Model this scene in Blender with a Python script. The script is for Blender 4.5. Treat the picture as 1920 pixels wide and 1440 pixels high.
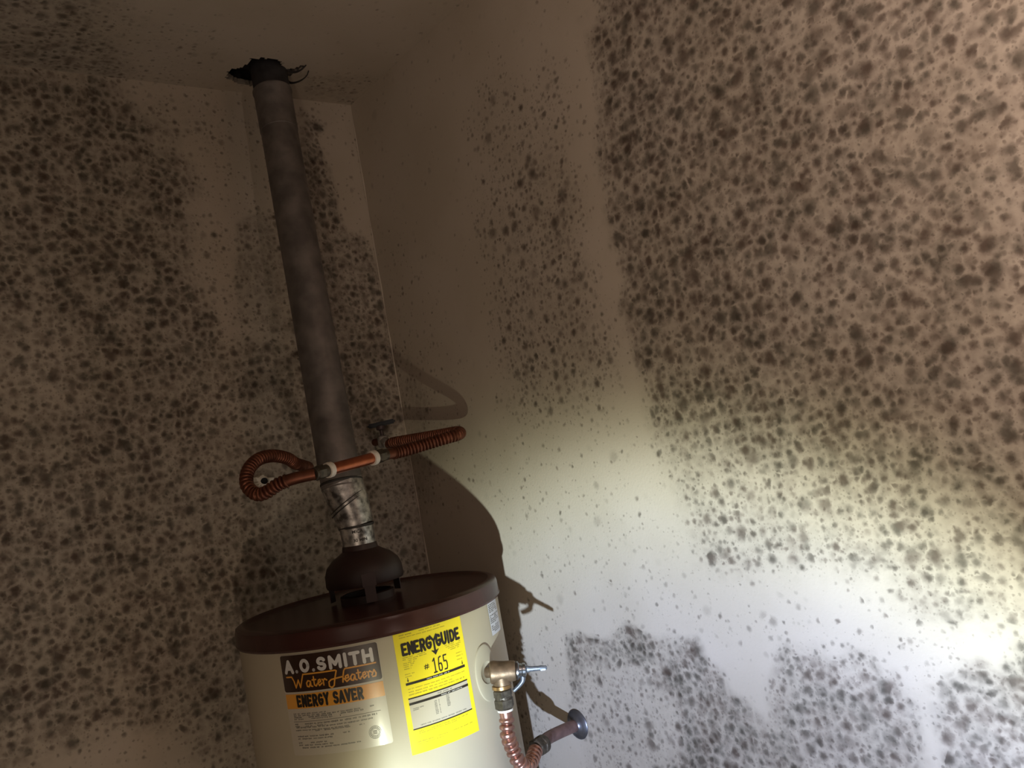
import bpy, bmesh, math, random
import numpy as np
from mathutils import Vector, Matrix
from math import pi, sin, cos, radians, sqrt, atan2

for o in list(bpy.data.objects):
    bpy.data.objects.remove(o, do_unlink=True)
SC = bpy.context.scene
COL = SC.collection
random.seed(7)

# ------------------------------------------------------------------ camera
cam_data = bpy.data.cameras.new('camera')
cam = bpy.data.objects.new('camera', cam_data)
COL.objects.link(cam)
cam.matrix_world = Matrix(((0.78079, 0.09223, -0.61795, -1.09721),
                           (-0.59931, -0.16905, -0.78246, -1.82979),
                           (-0.17663, 0.98128, -0.07672, 1.72000),
                           (0, 0, 0, 1)))
cam_data.sensor_width = 36.0
cam_data.lens = 30.75
cam_data.clip_start = 0.02
SC.camera = cam

# ------------------------------------------------------------------ world: dim warm room light from the open side
world = bpy.data.worlds.new('world')
SC.world = world
world.use_nodes = True
bg = world.node_tree.nodes['Background']
bg.inputs['Color'].default_value = (0.290, 0.199, 0.124, 1)
bg.inputs['Strength'].default_value = 0.06

# ------------------------------------------------------------------ hand torch held low, left of the camera (lens profile: bright disc, yellow rim, weak spill)
TORCH = Vector((-1.074, -1.453, 0.95))
AXIS = Vector((cos(radians(24.5)) * cos(radians(-7.3)), sin(radians(24.5)) * cos(radians(-7.3)), sin(radians(-7.3))))
ld = bpy.data.lights.new('torch', 'POINT')
ld.energy = 170.0
ld.shadow_soft_size = 0.014
ld.use_nodes = True
lt = ld.node_tree
lt.nodes.clear()
lo = lt.nodes.new('ShaderNodeOutputLight')
le = lt.nodes.new('ShaderNodeEmission')
lg = lt.nodes.new('ShaderNodeNewGeometry')
ldot = lt.nodes.new('ShaderNodeVectorMath'); ldot.operation = 'DOT_PRODUCT'
ldot.inputs[1].default_value = AXIS
lac = lt.nodes.new('ShaderNodeMath'); lac.operation = 'ARCCOSINE'
lmr = lt.nodes.new('ShaderNodeMapRange')
lmr.inputs['From Min'].default_value = 0.0
lmr.inputs['From Max'].default_value = radians(90)
lr = lt.nodes.new('ShaderNodeValToRGB')
stops = [(0, (0.12, 0.150, 0.225)), (15, (0.18, 0.225, 0.333)), (23, (0.33, 0.41, 0.60)), (29.5, (0.52, 0.64, 0.89)), (34, (0.75, 0.90, 0.95)),
         (36.8, (0.66, 0.75, 0.67)), (39.3, (0.26, 0.275, 0.195)), (42, (0.072, 0.066, 0.046)), (45.5, (0.044, 0.035, 0.027)), (60, (0.042, 0.033, 0.026)), (90, (0.038, 0.030, 0.023))]
el = lr.color_ramp.elements
while len(el) < len(stops):
    el.new(0.5)
for e, (a_, c_) in zip(el, stops):
    e.position = a_ / 90.0
    e.color = (*c_, 1)
lr.color_ramp.interpolation = 'B_SPLINE'
L = lt.links.new
L(lg.outputs['Incoming'], ldot.inputs[0])
L(ldot.outputs['Value'], lac.inputs[0])
L(lac.outputs[0], lmr.inputs['Value'])
L(lmr.outputs[0], lr.inputs['Fac'])
L(lr.outputs['Color'], le.inputs['Color'])
L(le.outputs[0], lo.inputs[0])
le.inputs['Strength'].default_value = 1.0
torch = bpy.data.objects.new('torch', ld)
torch.location = TORCH
COL.objects.link(torch)

# added soft warm fill behind the camera for the ambient gradient
ad = bpy.data.lights.new('room_fill', 'AREA')
ad.shape = 'RECTANGLE'
ad.size, ad.size_y = 1.1, 1.7
ad.energy = 3.2
ad.color = (1.0, 0.775, 0.61)
soft_fill = bpy.data.objects.new('room_fill', ad)
soft_fill.location = (-1.85, -2.15, 1.45)
soft_fill.rotation_euler = (Vector((-.1, -.9, 1.75)) - Vector(soft_fill.location)).to_track_quat('-Z', 'Y').to_euler()
COL.objects.link(soft_fill)
# added unseen fill to the right behind the camera, brightening the near right wall
wd = bpy.data.lights.new('right_wall_fill', 'AREA')
wd.shape = 'DISK'
wd.size = 0.35
wd.energy = 10.5
wd.color = (1.0, 0.77, 0.66)
wall_fill = bpy.data.objects.new('right_wall_fill', wd)
wall_fill.location = (-0.64, -2.02, 2.1)
wall_fill.rotation_euler = Vector((1.0, -.08, .04)).to_track_quat('-Z', 'Y').to_euler()
COL.objects.link(wall_fill)

SC.view_settings.view_transform = 'Standard'
SC.view_settings.look = 'None'
SC.view_settings.exposure = 0.0
SC.view_settings.gamma = 1.0
SC.view_settings.use_curve_mapping = False


# ------------------------------------------------------------------ helpers
def tag(o, label=None, cat=None, group=None, kind=None):
    if label: o['label'] = label
    if cat: o['category'] = cat
    if group: o['group'] = group
    if kind: o['kind'] = kind
    return o


def obj(name, mesh, m=None, parent=None, smooth=True):
    if isinstance(mesh, bmesh.types.BMesh):
        me = bpy.data.meshes.new(name)
        bmesh.ops.recalc_face_normals(mesh, faces=mesh.faces)
        mesh.to_mesh(me)
        mesh.free()
    else:
        me = mesh
    o = bpy.data.objects.new(name, me)
    if m: me.materials.append(m)
    if smooth:
        me.polygons.foreach_set('use_smooth', [True] * len(me.polygons))
        try:
            me.set_sharp_from_angle(angle=radians(40))
        except Exception:
            pass
    COL.objects.link(o)
    if parent: o.parent = parent
    return o


def empty(name, loc):
    o = bpy.data.objects.new(name, None)
    o.location = loc
    o.empty_display_size = 0.05
    COL.objects.link(o)
    return o


def frame(d):
    d = Vector(d).normalized()
    u = d.orthogonal().normalized()
    return u, d.cross(u).normalized(), d


def lathe(bm, prof, n=48, M=None, cap=(True, True)):
    """prof: list of (radius, height); axis +Z, then matrix M"""
    M = M or Matrix()
    rings = []
    for r, z in prof:
        rings.append([bm.verts.new(M @ Vector((r * cos(2 * pi * i / n), r * sin(2 * pi * i / n), z))) for i in range(n)])
    for a, b in zip(rings[:-1], rings[1:]):
        for i in range(n):
            bm.faces.new((a[i], a[(i + 1) % n], b[(i + 1) % n], b[i]))
    if cap[0]: bm.faces.new(rings[0][::-1])
    if cap[1]: bm.faces.new(rings[-1])
    return bm


def axis_matrix(p, d):
    u, v, w = frame(d)
    return Matrix(((u.x, v.x, w.x, p[0]), (u.y, v.y, w.y, p[1]), (u.z, v.z, w.z, p[2]), (0, 0, 0, 1)))


def smooth_path(pts, step=0.002):
    P = [Vector(p) for p in pts]
    P = [P[0] * 2 - P[1]] + P + [P[-1] * 2 - P[-2]]
    out = []
    for i in range(1, len(P) - 2):
        p0, p1, p2, p3 = P[i - 1:i + 3]
        n = max(2, int((p2 - p1).length / step))
        for k in range(n):
            t = k / n
            out.append(0.5 * ((2 * p1) + (p2 - p0) * t + (2 * p0 - 5 * p1 + 4 * p2 - p3) * t * t + (3 * p1 - p0 - 3 * p2 + p3) * t ** 3))
    out.append(P[-2])
    res = [out[0]]
    acc = 0
    for a, b in zip(out[:-1], out[1:]):
        seg = (b - a).length
        while seg > 0 and acc + seg >= step:
            t = (step - acc) / seg
            a = a.lerp(b, t)
            res.append(a.copy())
            seg = (b - a).length
            acc = 0
        acc += seg
    return res


def tube(bm, pts, rad, n=20, caps=True):
    """rad: number or function of arc length"""
    pts = [Vector(p) for p in pts]
    t0 = (pts[1] - pts[0]).normalized()
    u = t0.orthogonal().normalized()
    s = 0
    rings = []
    for i, p in enumerate(pts):
        t = (pts[min(i + 1, len(pts) - 1)] - pts[max(i - 1, 0)]).normalized()
        u = (u - t * u.dot(t)).normalized()
        v = t.cross(u)
        if i: s += (p - pts[i - 1]).length
        r = rad(s) if callable(rad) else rad
        rings.append([bm.verts.new(p + r * (u * cos(2 * pi * k / n) + v * sin(2 * pi * k / n))) for k in range(n)])
    for a, b in zip(rings[:-1], rings[1:]):
        for i in range(n):
            bm.faces.new((a[i], a[(i + 1) % n], b[(i + 1) % n], b[i]))
    if caps:
        bm.faces.new(rings[0][::-1])
        bm.faces.new(rings[-1])
    return bm


def box(bm, c, size, M=None, bevel=0.0):
    M = M or Matrix()
    r = bmesh.ops.create_cube(bm, size=1.0)
    vs = r['verts']
    for v in vs:
        v.co = Vector((v.co.x * size[0], v.co.y * size[1], v.co.z * size[2]))
    if bevel:
        es = list({e for v in vs for e in v.link_edges})
        rb = bmesh.ops.bevel(bm, geom=es, offset=bevel, segments=2, affect='EDGES')
        vs = list({v for f in rb['faces'] for v in f.verts} | {v for v in vs if v.is_valid})
    for v in vs:
        v.co = M @ (v.co + Vector(c))
    return bm


def hexnut(bm, r, z0, z1, M):
    """hexagonal nut with chamfered ends"""
    c = (z1 - z0) * 0.14
    prof = [(r * .86, z0), (r, z0 + c), (r, z1 - c), (r * .86, z1)]
    return lathe(bm, prof, 6, M)


# ------------------------------------------------------------------ materials
def mat(name, col, rough=0.5, metal=0.0, var=0.0, vscale=20.0, bump=0.0, bscale=80.0, dark=None, spec=0.5, coat=0.0):
    m = bpy.data.materials.new(name)
    m.use_nodes = True
    nt = m.node_tree
    b = nt.nodes['Principled BSDF']
    b.inputs['Base Color'].default_value = (*col, 1)
    b.inputs['Roughness'].default_value = rough
    b.inputs['Metallic'].default_value = metal
    b.inputs['Specular IOR Level'].default_value = spec
    if coat:
        b.inputs['Coat Weight'].default_value = coat
        b.inputs['Coat Roughness'].default_value = 0.12
    tc = nt.nodes.new('ShaderNodeTexCoord')
    if var:
        nz = nt.nodes.new('ShaderNodeTexNoise')
        nz.inputs['Scale'].default_value = vscale
        nz.inputs['Detail'].default_value = 6
        nt.links.new(tc.outputs['Object'], nz.inputs['Vector'])
        cr = nt.nodes.new('ShaderNodeMapRange')
        cr.inputs['From Min'].default_value = 0.35
        cr.inputs['From Max'].default_value = 0.65
        nt.links.new(nz.outputs['Fac'], cr.inputs['Value'])
        mx = nt.nodes.new('ShaderNodeMix'); mx.data_type = 'RGBA'
        d = dark or tuple(c * (1 - var) for c in col)
        mx.inputs['A'].default_value = (*d, 1)
        mx.inputs['B'].default_value = (*col, 1)
        nt.links.new(cr.outputs[0], mx.inputs['Factor'])
        nt.links.new(mx.outputs['Result'], b.inputs['Base Color'])
    if bump:
        nb = nt.nodes.new('ShaderNodeTexNoise')
        nb.inputs['Scale'].default_value = bscale
        nb.inputs['Detail'].default_value = 4
        nt.links.new(tc.outputs['Object'], nb.inputs['Vector'])
        bp = nt.nodes.new('ShaderNodeBump')
        bp.inputs['Strength'].default_value = bump
        bp.inputs['Distance'].default_value = 0.002
        nt.links.new(nb.outputs['Fac'], bp.inputs['Height'])
        nt.links.new(bp.outputs['Normal'], b.inputs['Normal'])
    return m


def mould_material(name, axes, wall=(0.52, 0.455, 0.375)):
    """painted, orange-peel plaster with mould colonies; density / haze / colony size come from mesh attributes"""
    m = bpy.data.materials.new(name)
    m.use_nodes = True
    nt = m.node_tree
    N = nt.nodes.new
    K = nt.links.new
    bsdf = nt.nodes['Principled BSDF']
    bsdf.inputs['Roughness'].default_value = 0.75
    bsdf.inputs['Specular IOR Level'].default_value = 0.25

    def math_(op, a, b=None, clamp=False):
        n = N('ShaderNodeMath'); n.operation = op; n.use_clamp = clamp
        for i, x in enumerate((a, b)):
            if x is None: continue
            if isinstance(x, (int, float)): n.inputs[i].default_value = x
            else: K(x, n.inputs[i])
        return n.outputs[0]

    def mrange(v, f0, f1, t0, t1, smooth=True):
        n = N('ShaderNodeMapRange')
        n.interpolation_type = 'SMOOTHSTEP' if smooth else 'LINEAR'
        for nm, x in (('Value', v), ('From Min', f0), ('From Max', f1), ('To Min', t0), ('To Max', t1)):
            if isinstance(x, (int, float)): n.inputs[nm].default_value = x
            else: K(x, n.inputs[nm])
        return n.outputs[0]

    tc = N('ShaderNodeTexCoord')
    sp = N('ShaderNodeSeparateXYZ'); K(tc.outputs['Object'], sp.inputs[0])
    cb = N('ShaderNodeCombineXYZ')
    K(sp.outputs[axes[0]], cb.inputs[0]); K(sp.outputs[axes[1]], cb.inputs[1])
    # wobble the coordinates so colonies are not perfectly round
    wn = N('ShaderNodeTexNoise'); wn.noise_dimensions = '2D'
    wn.inputs['Scale'].default_value = 160; wn.inputs['Detail'].default_value = 3
    K(cb.outputs[0], wn.inputs['Vector'])
    w1 = N('ShaderNodeVectorMath'); w1.operation = 'SUBTRACT'; K(wn.outputs['Color'], w1.inputs[0]); w1.inputs[1].default_value = (.5, .5, .5)
    w2 = N('ShaderNodeVectorMath'); w2.operation = 'SCALE'; K(w1.outputs[0], w2.inputs[0]); w2.inputs['Scale'].default_value = 0.0045
    w3 = N('ShaderNodeVectorMath'); w3.operation = 'ADD'; K(cb.outputs[0], w3.inputs[0]); K(w2.outputs[0], w3.inputs[1])
    P = w3.outputs[0]

    def attr(nm):
        a = N('ShaderNodeAttribute'); a.attribute_name = nm
        return a.outputs['Fac']
    D, S, SZ = attr('mould_density'), attr('mould_haze'), attr('mould_size')

    def layer(scale, off, r0, r1, pres, smin, inner=0.25, edge=0.0):
        o_ = N('ShaderNodeVectorMath'); o_.operation = 'ADD'; K(P, o_.inputs[0]); o_.inputs[1].default_value = (off, off * 1.7, 0)
        v = N('ShaderNodeTexVoronoi'); v.voronoi_dimensions = '2D'; v.feature = 'F1'
        v.inputs['Scale'].default_value = scale
        v.inputs['Randomness'].default_value = .82
        K(o_.outputs[0], v.inputs['Vector'])
        sc = N('ShaderNodeSeparateColor'); K(v.outputs['Color'], sc.inputs[0])
        r, g, b = sc.outputs[0], sc.outputs[1], sc.outputs[2]
        R = math_('ADD', math_('MULTIPLY', math_('POWER', g, 1.4), r1 - r0), r0)
        amt = mrange(v.outputs['Distance'], math_('MULTIPLY', R, inner), R, 1.0, 0.0)
        on = mrange(math_('SUBTRACT', pres, r), -0.04, 0.06, 0.0, 1.0)
        st = math_('ADD', math_('MULTIPLY', b, 1 - smin), smin)
        res = math_('MULTIPLY', math_('MULTIPLY', amt, on), st)
        if edge:                                   # colonies stop short of their neighbours
            e = N('ShaderNodeTexVoronoi'); e.voronoi_dimensions = '2D'; e.feature = 'DISTANCE_TO_EDGE'
            e.inputs['Scale'].default_value = scale; e.inputs['Randomness'].default_value = .82
            K(o_.outputs[0], e.inputs['Vector'])
            res = math_('MULTIPLY', res, mrange(e.outputs['Distance'], 0.0, edge, 0.0, 1.0))
            return res, e.outputs['Distance']
        return res

    D2 = math_('MULTIPLY', D, D)
    big, ed1 = layer(27, 3.1, .24, .56, math_('MULTIPLY', math_('MULTIPLY', D2, SZ), .92), .50, .16, .12)
    big2, ed2 = layer(42, 9.3, .28, .54, math_('MULTIPLY', math_('MULTIPLY', D2, math_('ADD', math_('MULTIPLY', SZ, .5), .45)), 1.0), .36, .15, .12)
    med, ed3 = layer(66, 7.7, .30, .52, math_('MULTIPLY', D, .86), .26, .15, .12)
    sml = layer(118, 1.3, .28, .52, math_('MULTIPLY', D, math_('SUBTRACT', .80, math_('MULTIPLY', SZ, .35))), .25, .2)
    tny = layer(230, 5.9, .25, .55, math_('MULTIPLY', D, .4), .1, .3)
    keep = math_('SUBTRACT', 1, big)
    for a_, k_ in ((big2, .95), (med, .8), (sml, .6), (tny, .4)):
        keep = math_('MULTIPLY', keep, math_('SUBTRACT', 1, math_('MULTIPLY', a_, k_)))
    spots = math_('SUBTRACT', 1, keep)
    # haze between the colonies, thinned to pale threads at the borders
    hz = N('ShaderNodeTexNoise'); hz.noise_dimensions = '2D'
    hz.inputs['Scale'].default_value = 19; hz.inputs['Detail'].default_value = 5
    K(P, hz.inputs['Vector'])
    hzf = mrange(hz.outputs['Fac'], .3, .7, .42, 1.0)
    vein = math_('MULTIPLY', mrange(ed2, 0.0, .30, .55, 1.0), mrange(ed3, 0.0, .25, .80, 1.0))
    haze = math_('MULTIPLY', math_('MULTIPLY', S, hzf), vein)
    total = math_('SUBTRACT', 1, math_('MULTIPLY', math_('SUBTRACT', 1, math_('MULTIPLY', spots, .84)), math_('SUBTRACT', 1, math_('MULTIPLY', haze, .85))), True)
    # paint with faint blotches
    pn = N('ShaderNodeTexNoise'); pn.inputs['Scale'].default_value = 5; pn.inputs['Detail'].default_value = 5
    K(tc.outputs['Object'], pn.inputs['Vector'])
    pm = N('ShaderNodeMix'); pm.data_type = 'RGBA'
    pm.inputs['A'].default_value = (wall[0] * .93, wall[1] * .925, wall[2] * .9, 1)
    pm.inputs['B'].default_value = (*wall, 1)
    K(mrange(pn.outputs['Fac'], .35, .65, 0, 1), pm.inputs['Factor'])
    mn = N('ShaderNodeTexNoise'); mn.inputs['Scale'].default_value = 26; mn.inputs['Detail'].default_value = 2
    K(tc.outputs['Object'], mn.inputs['Vector'])
    mm = N('ShaderNodeMix'); mm.data_type = 'RGBA'
    mm.inputs['A'].default_value = (0.042, 0.035, 0.025, 1)
    mm.inputs['B'].default_value = (0.060, 0.038, 0.027, 1)
    K(mrange(mn.outputs['Fac'], .38, .62, 0, 1), mm.inputs['Factor'])
    fm = N('ShaderNodeMix'); fm.data_type = 'RGBA'
    K(total, fm.inputs['Factor']); K(pm.outputs['Result'], fm.inputs['A']); K(mm.outputs['Result'], fm.inputs['B'])
    K(fm.outputs['Result'], bsdf.inputs['Base Color'])
    bn = N('ShaderNodeTexNoise'); bn.inputs['Scale'].default_value = 210; bn.inputs['Detail'].default_value = 3
    K(tc.outputs['Object'], bn.inputs['Vector'])
    bp = N('ShaderNodeBump'); bp.inputs['Strength'].default_value = .22; bp.inputs['Distance'].default_value = .002
    K(bn.outputs['Fac'], bp.inputs['Height']); K(bp.outputs['Normal'], bsdf.inputs['Normal'])
    return m


M = {}
M['wall_right'] = mould_material('mouldy_paint_right', (1, 2))
M['wall_left'] = mould_material('mouldy_paint_left', (0, 2))
M['ceiling'] = mould_material('mouldy_paint_ceiling', (0, 1))
M['concrete'] = mat('concrete', (.32, .30, .28), .9, var=.3, bump=.3, bscale=60)
M['attic'] = mat('dark_attic_wood', (.06, .05, .045), .95, var=.4, vscale=12)
M['gypsum'] = mat('torn_gypsum', (.30, .26, .21), .95, var=.5, vscale=60, bump=.6, bscale=120)
M['white'] = mat('cream_enamel', (.47, .41, .30), .46, var=.07, vscale=6, bump=.03, bscale=300)
M['brown'] = mat('brown_enamel', (.062, .022, .018), .27, var=.25, vscale=14, bump=.05, bscale=120)
M['brown_hood'] = mat('brown_hood_enamel', (.034, .015, .013), .5, var=.3, vscale=20)
M['leg'] = mat('hood_leg_metal', (.075, .052, .052), .45, .3)
M['vent'] = mat('dull_galvanised', (.24, .215, .20), .55, .55, var=.42, vscale=26, bump=.06, bscale=50)
M['vent_shade'] = mat('shaded_galvanised', (.055, .052, .056), .7, .3, var=.4, vscale=40)  # darker galvanised tone, paints in the dark of the attic opening
M['galv'] = mat('bright_galvanised', (.66, .63, .60), .33, .75, var=.5, vscale=62, bump=.12, bscale=70, dark=(.12, .11, .105))
M['seam'] = mat('dark_seam', (.05, .045, .042), .6, .5)
M['copper'] = mat('bright_copper', (.56, .17, .085), .32, .9, var=.25, vscale=60)
M['copper_dull'] = mat('dull_copper', (.23, .085, .05), .45, .8, var=.35, vscale=40)
M['copper_pink'] = mat('pinkish_copper', (.46, .25, .19), .34, .85, var=.3, vscale=40)
M['pipe_shaded'] = mat('shaded_pinkish_pipe', (.26, .165, .15), .5, .6, var=.35, vscale=60)  # pinkish copper darkened to paint in the shade near the valve
M['brass'] = mat('tarnished_brass', (.27, .185, .115), .46, .65, var=.4, vscale=70, bump=.15, bscale=160)
M['brass_ring'] = mat('yellow_brass', (.46, .28, .12), .35, .85, var=.2, vscale=80)
M['bronze'] = mat('oxidised_nut', (.125, .105, .08), .5, .7, var=.45, vscale=120, bump=.3, bscale=200)
M['plastic'] = mat('white_plastic', (.80, .75, .66), .45)
M['chrome'] = mat('chrome', (.42, .44, .48), .26, 1.0, var=.3, vscale=120)
M['lever_steel'] = mat('lever_steel', (.20, .22, .25), .42, .55, var=.4, vscale=200)
M['steel'] = mat('worn_chrome', (.26, .26, .29), .36, .9, var=.3, vscale=60)
M['body_pale'] = mat('chalky_valve_body', (.34, .31, .28), .6, .2, var=.4, vscale=90)
M['black'] = mat('black_vinyl', (.012, .016, .022), .45)
M['hole'] = mat('dark_bore', (.012, .012, .014), .9)
M['paper'] = mat('label_paper', (.50, .445, .36), .34, coat=.15)
M['lab_brown'] = mat('label_brown', (.038, .018, .012), .25, coat=.4)
M['lab_orange'] = mat('label_orange', (.72, .32, .045), .28, coat=.3)
M['lab_white'] = mat('label_white_ink', (.62, .60, .58), .3)
M['lab_black'] = mat('label_black_ink', (.022, .017, .013), .4)
M['lab_grey'] = mat('label_grey_ink', (.17, .16, .14), .5)
M['yellow'] = mat('label_yellow', (.86, .70, .022), .42)
M['lab_olive'] = mat('label_olive_ink', (.35, .29, .03), .5)
M['sticker'] = mat('rating_sticker', (.62, .63, .68), .35)
M['clear'] = mat('plastic_boss', (.42, .37, .27), .40)

# ------------------------------------------------------------------ mould maps: outlines in metres on each surface -> vertex attributes
# (outline, edge softness, colony density, haze, colony size); later ones lie over earlier ones
MOLD_RIGHT = [
    ([(-0.522,2.465),(-0.633,2.424),(-0.758,2.381),(-0.731,2.217),(-0.733,2.068),(-0.742,1.919),(-0.745,1.804),(-0.706,1.733),(-0.557,1.732),(-0.406,1.74),(-0.394,1.887),(-0.411,1.974),(-0.407,2.088),(-0.403,2.204),(-0.468,2.319),(-0.449,2.383)], 0.05, 0.6, 0.14, 0.7),
    ([(-0.565,2.249),(-0.711,2.225),(-0.718,2.063),(-0.719,1.886),(-0.719,1.808),(-0.559,1.794),(-0.447,1.877),(-0.481,2.024),(-0.506,2.171)], 0.05, 0.82, 0.34, 0.65),
    ([(-0.847,2.517),(-0.795,2.193),(-0.801,1.868),(-0.804,1.748),(-0.835,1.573),(-0.847,1.484),(-0.978,1.482),(-1.09,1.494),(-1.185,1.489),(-1.196,1.419),(-1.226,1.409),(-1.336,1.408),(-1.602,1.383),(-1.779,2.148),(-0.924,2.796)], 0.022, 1, 0.88, 0.88),
    ([(-0.811,1.692),(-1.071,1.637),(-1.217,1.566),(-1.355,1.531),(-1.582,1.484),(-1.562,1.379),(-1.329,1.404),(-1.198,1.412),(-1.191,1.482),(-0.977,1.479),(-0.828,1.476)], 0.06, 0.9, 0.45, 0.75),
    ([(-1.472,2.185),(-1.415,1.955),(-1.361,1.672),(-1.606,1.613),(-1.741,2.126)], 0.08, 0.95, 0.55, 0.8),
    ([(-0.259,1.769),(-0.77,1.725),(-0.832,1.537),(-0.805,1.387),(-0.391,1.444),(-0.319,1.635)], 0.05, 0.16, 0.02, 0.3),
    ([(-0.012,2.33),(-0.175,2.278),(-0.262,1.983),(-0.301,1.904),(-0.3,1.637),(-0.09,1.651),(-0.001,1.827)], 0.05, 0.17, 0.05, 0.3),
    ([(0.002,2.012),(-0.086,1.969),(-0.111,1.862),(-0.09,1.651),(0.017,1.62),(0.019,1.882)], 0.03, 0.4, 0.35, 0.3),
    ([(-0.631,1.456),(-0.848,1.467),(-0.976,1.435),(-1.185,1.418),(-1.17,1.354),(-0.948,1.357),(-0.789,1.368),(-0.578,1.367)], 0.04, 0.2, 0.02, 0.45),
    ([(-0.947,1.354),(-1.059,1.36),(-1.124,1.354),(-1.147,1.316),(-1.166,1.269),(-1.181,1.202),(-1.158,1.032),(-0.891,0.954),(-0.937,1.19),(-0.925,1.261)], 0.018, 1, 0.8, 0.5),
    ([(-0.446,1.349),(-0.648,1.365),(-0.799,1.364),(-0.816,1.317),(-0.845,1.277),(-0.902,1.25),(-0.937,1.19),(-0.891,0.954),(-0.413,0.815),(-0.458,1.091),(-0.449,1.203),(-0.451,1.297)], 0.012, 0.72, 0.22, 0.3),
    ([(-0.447,1.351),(-0.648,1.363),(-0.811,1.365),(-0.822,1.318),(-0.702,1.319),(-0.565,1.318),(-0.508,1.302),(-0.486,1.238),(-0.447,1.224)], 0.012, 0.95, 1, 0.2),
    ([(-0.705,1.331),(-0.819,1.326),(-0.856,1.278),(-0.921,1.244),(-0.953,1.176),(-0.901,0.957),(-0.667,0.889),(-0.71,1.153),(-0.711,1.253)], 0.02, 0.95, 1, 0.35),
    ([(-0.387,1.368),(-0.475,1.382),(-0.45,1.235),(-0.385,1.238)], 0.015, 0.25, 0, 0.1),
    ([(-1.214,1.323),(-1.241,1.353),(-1.28,1.382),(-1.332,1.392),(-1.524,1.403),(-1.47,1.122),(-1.173,1.036),(-1.191,1.217),(-1.195,1.266)], 0.02, 1, 0.95, 0.9),
    ([(-1.178,1.39),(-1.238,1.4),(-1.243,1.359),(-1.181,1.334)], 0.02, 0.3, 0, 0.5),
    ([(-1.116,1.313),(-1.134,1.315),(-1.122,1.234),(-1.101,1.216)], 0.006, 0.95, 0.75, 0.3),
    ([(-0.283,1.386),(-0.332,1.332),(-0.349,1.235),(-0.337,1.07),(-0.308,0.785),(-0.15,0.739)], 0.02, 0.6, 0.1, 0.25),
]
MOLD_LEFT = [
    ([(-1.089,2.614),(-0.802,2.63),(-0.602,2.629),(-0.536,2.578),(-0.466,2.526),(-0.442,2.42),(-0.447,2.313),(-0.439,2.206),(-0.395,2.158),(-0.23,2.103),(-0.224,1.83),(-0.269,1.573),(-0.256,1.499),(-0.43,1.485),(-0.461,1.438),(-0.479,1.184),(-0.5,1.191),(-0.601,1.299),(-0.648,1.325),(-0.786,1.347),(-0.867,1.323),(-0.948,1.325),(-1.256,1.415)], 0.05, 1, 1, 0.9),
    ([(-0.395,2.158),(-0.23,2.103),(-0.22,1.854),(-0.261,1.619),(-0.478,1.618),(-0.56,1.722),(-0.497,1.934)], 0.05, 0.97, 0.7, 0.45),
    ([(-0.985,2.149),(-0.696,2.125),(-0.691,2.018),(-0.759,1.921),(-1.007,1.933)], 0.06, 0.9, 0.45, 0.85),
    ([(-0.708,1.415),(-0.606,1.404),(-0.467,1.396),(-0.467,1.293),(-0.617,1.33),(-0.704,1.339)], 0.02, 0.85, 0.8, 0.3),
    ([(-0.541,1.274),(-0.444,1.258),(-0.478,0.91),(-0.57,0.951)], 0.03, 0.7, 0.5, 0.3),
    ([(-0.862,1.368),(-0.617,1.325),(-0.465,1.27),(-0.401,1.377),(0.097,1.234),(0.066,1.09),(-0.466,1.26),(-0.532,1.268),(-0.649,1.317),(-0.787,1.34),(-0.867,1.323)], 0.015, 0.75, 0.4, 0.4),
    ([(-0.441,2.313),(-0.347,2.314),(-0.367,2.109),(-0.238,2.053),(-0.409,2.064),(-0.452,2.16)], 0.03, 0.5, 0.12, 0.5),
    ([(-0.344,2.333),(-0.22,2.355),(-0.223,2.102),(-0.364,2.109)], 0.008, 0.6, 0.6, 0.4),
    ([(-0.501,2.594),(-0.386,2.607),(-0.313,2.527),(-0.336,2.463),(-0.39,2.496)], 0.03, 0.45, 0.2, 0.35),
    ([(-0.387,1.828),(-0.229,1.806),(-0.219,1.562),(-0.369,1.572)], 0.04, 0.85, 0.5, 0.3),
    ([(-0.132,2.602),(-0.078,2.587),(-0.069,2.4),(-0.02,2.266),(0.001,2.065),(0.013,1.852),(0.022,1.628),(0.028,1.432),(-0.256,1.499),(-0.199,1.976),(-0.169,2.227),(-0.165,2.487)], 0.012, 1, 0.85, 0.6),
    ([(-0.109,2.558),(-0.015,2.614),(-0.013,2.307),(-0.062,2.32),(-0.09,2.439)], 0.012, 0.1, 0, 0.5),
    ([(-0.104,1.814),(0.023,1.824),(0.034,1.612),(-0.095,1.636)], 0.02, 0.85, 0.3, 0.3),
    ([(-0.232,1.637),(0.039,1.638),(0.028,1.432),(-0.281,1.505)], 0.03, 0.9, 0.6, 0.4),  # mould behind the hood; its haze also paints in the shadow there
]
MOLD_CEILING = [
    ([(-1.013,-0.255),(-0.682,-0.31),(-0.597,-0.285),(-0.579,-0.191),(-0.524,-0.072),(-0.427,0.002),(-0.567,0.014),(-0.764,0.01),(-1.014,0.072)], 0.05, 0.75, 0.6, 0.8),
    ([(-0.634,-0.291),(-0.514,-0.294),(-0.377,-0.164),(-0.343,0.007),(-0.513,0.012)], 0.05, 0.25, 0.15, 0.5),
    ([(-0.179,-0.121),(-0.091,-0.159),(-0.024,-0.137),(-0.002,-0.017),(-0.115,-0.009)], 0.03, 0.35, 0.45, 0.3),
]


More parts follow.
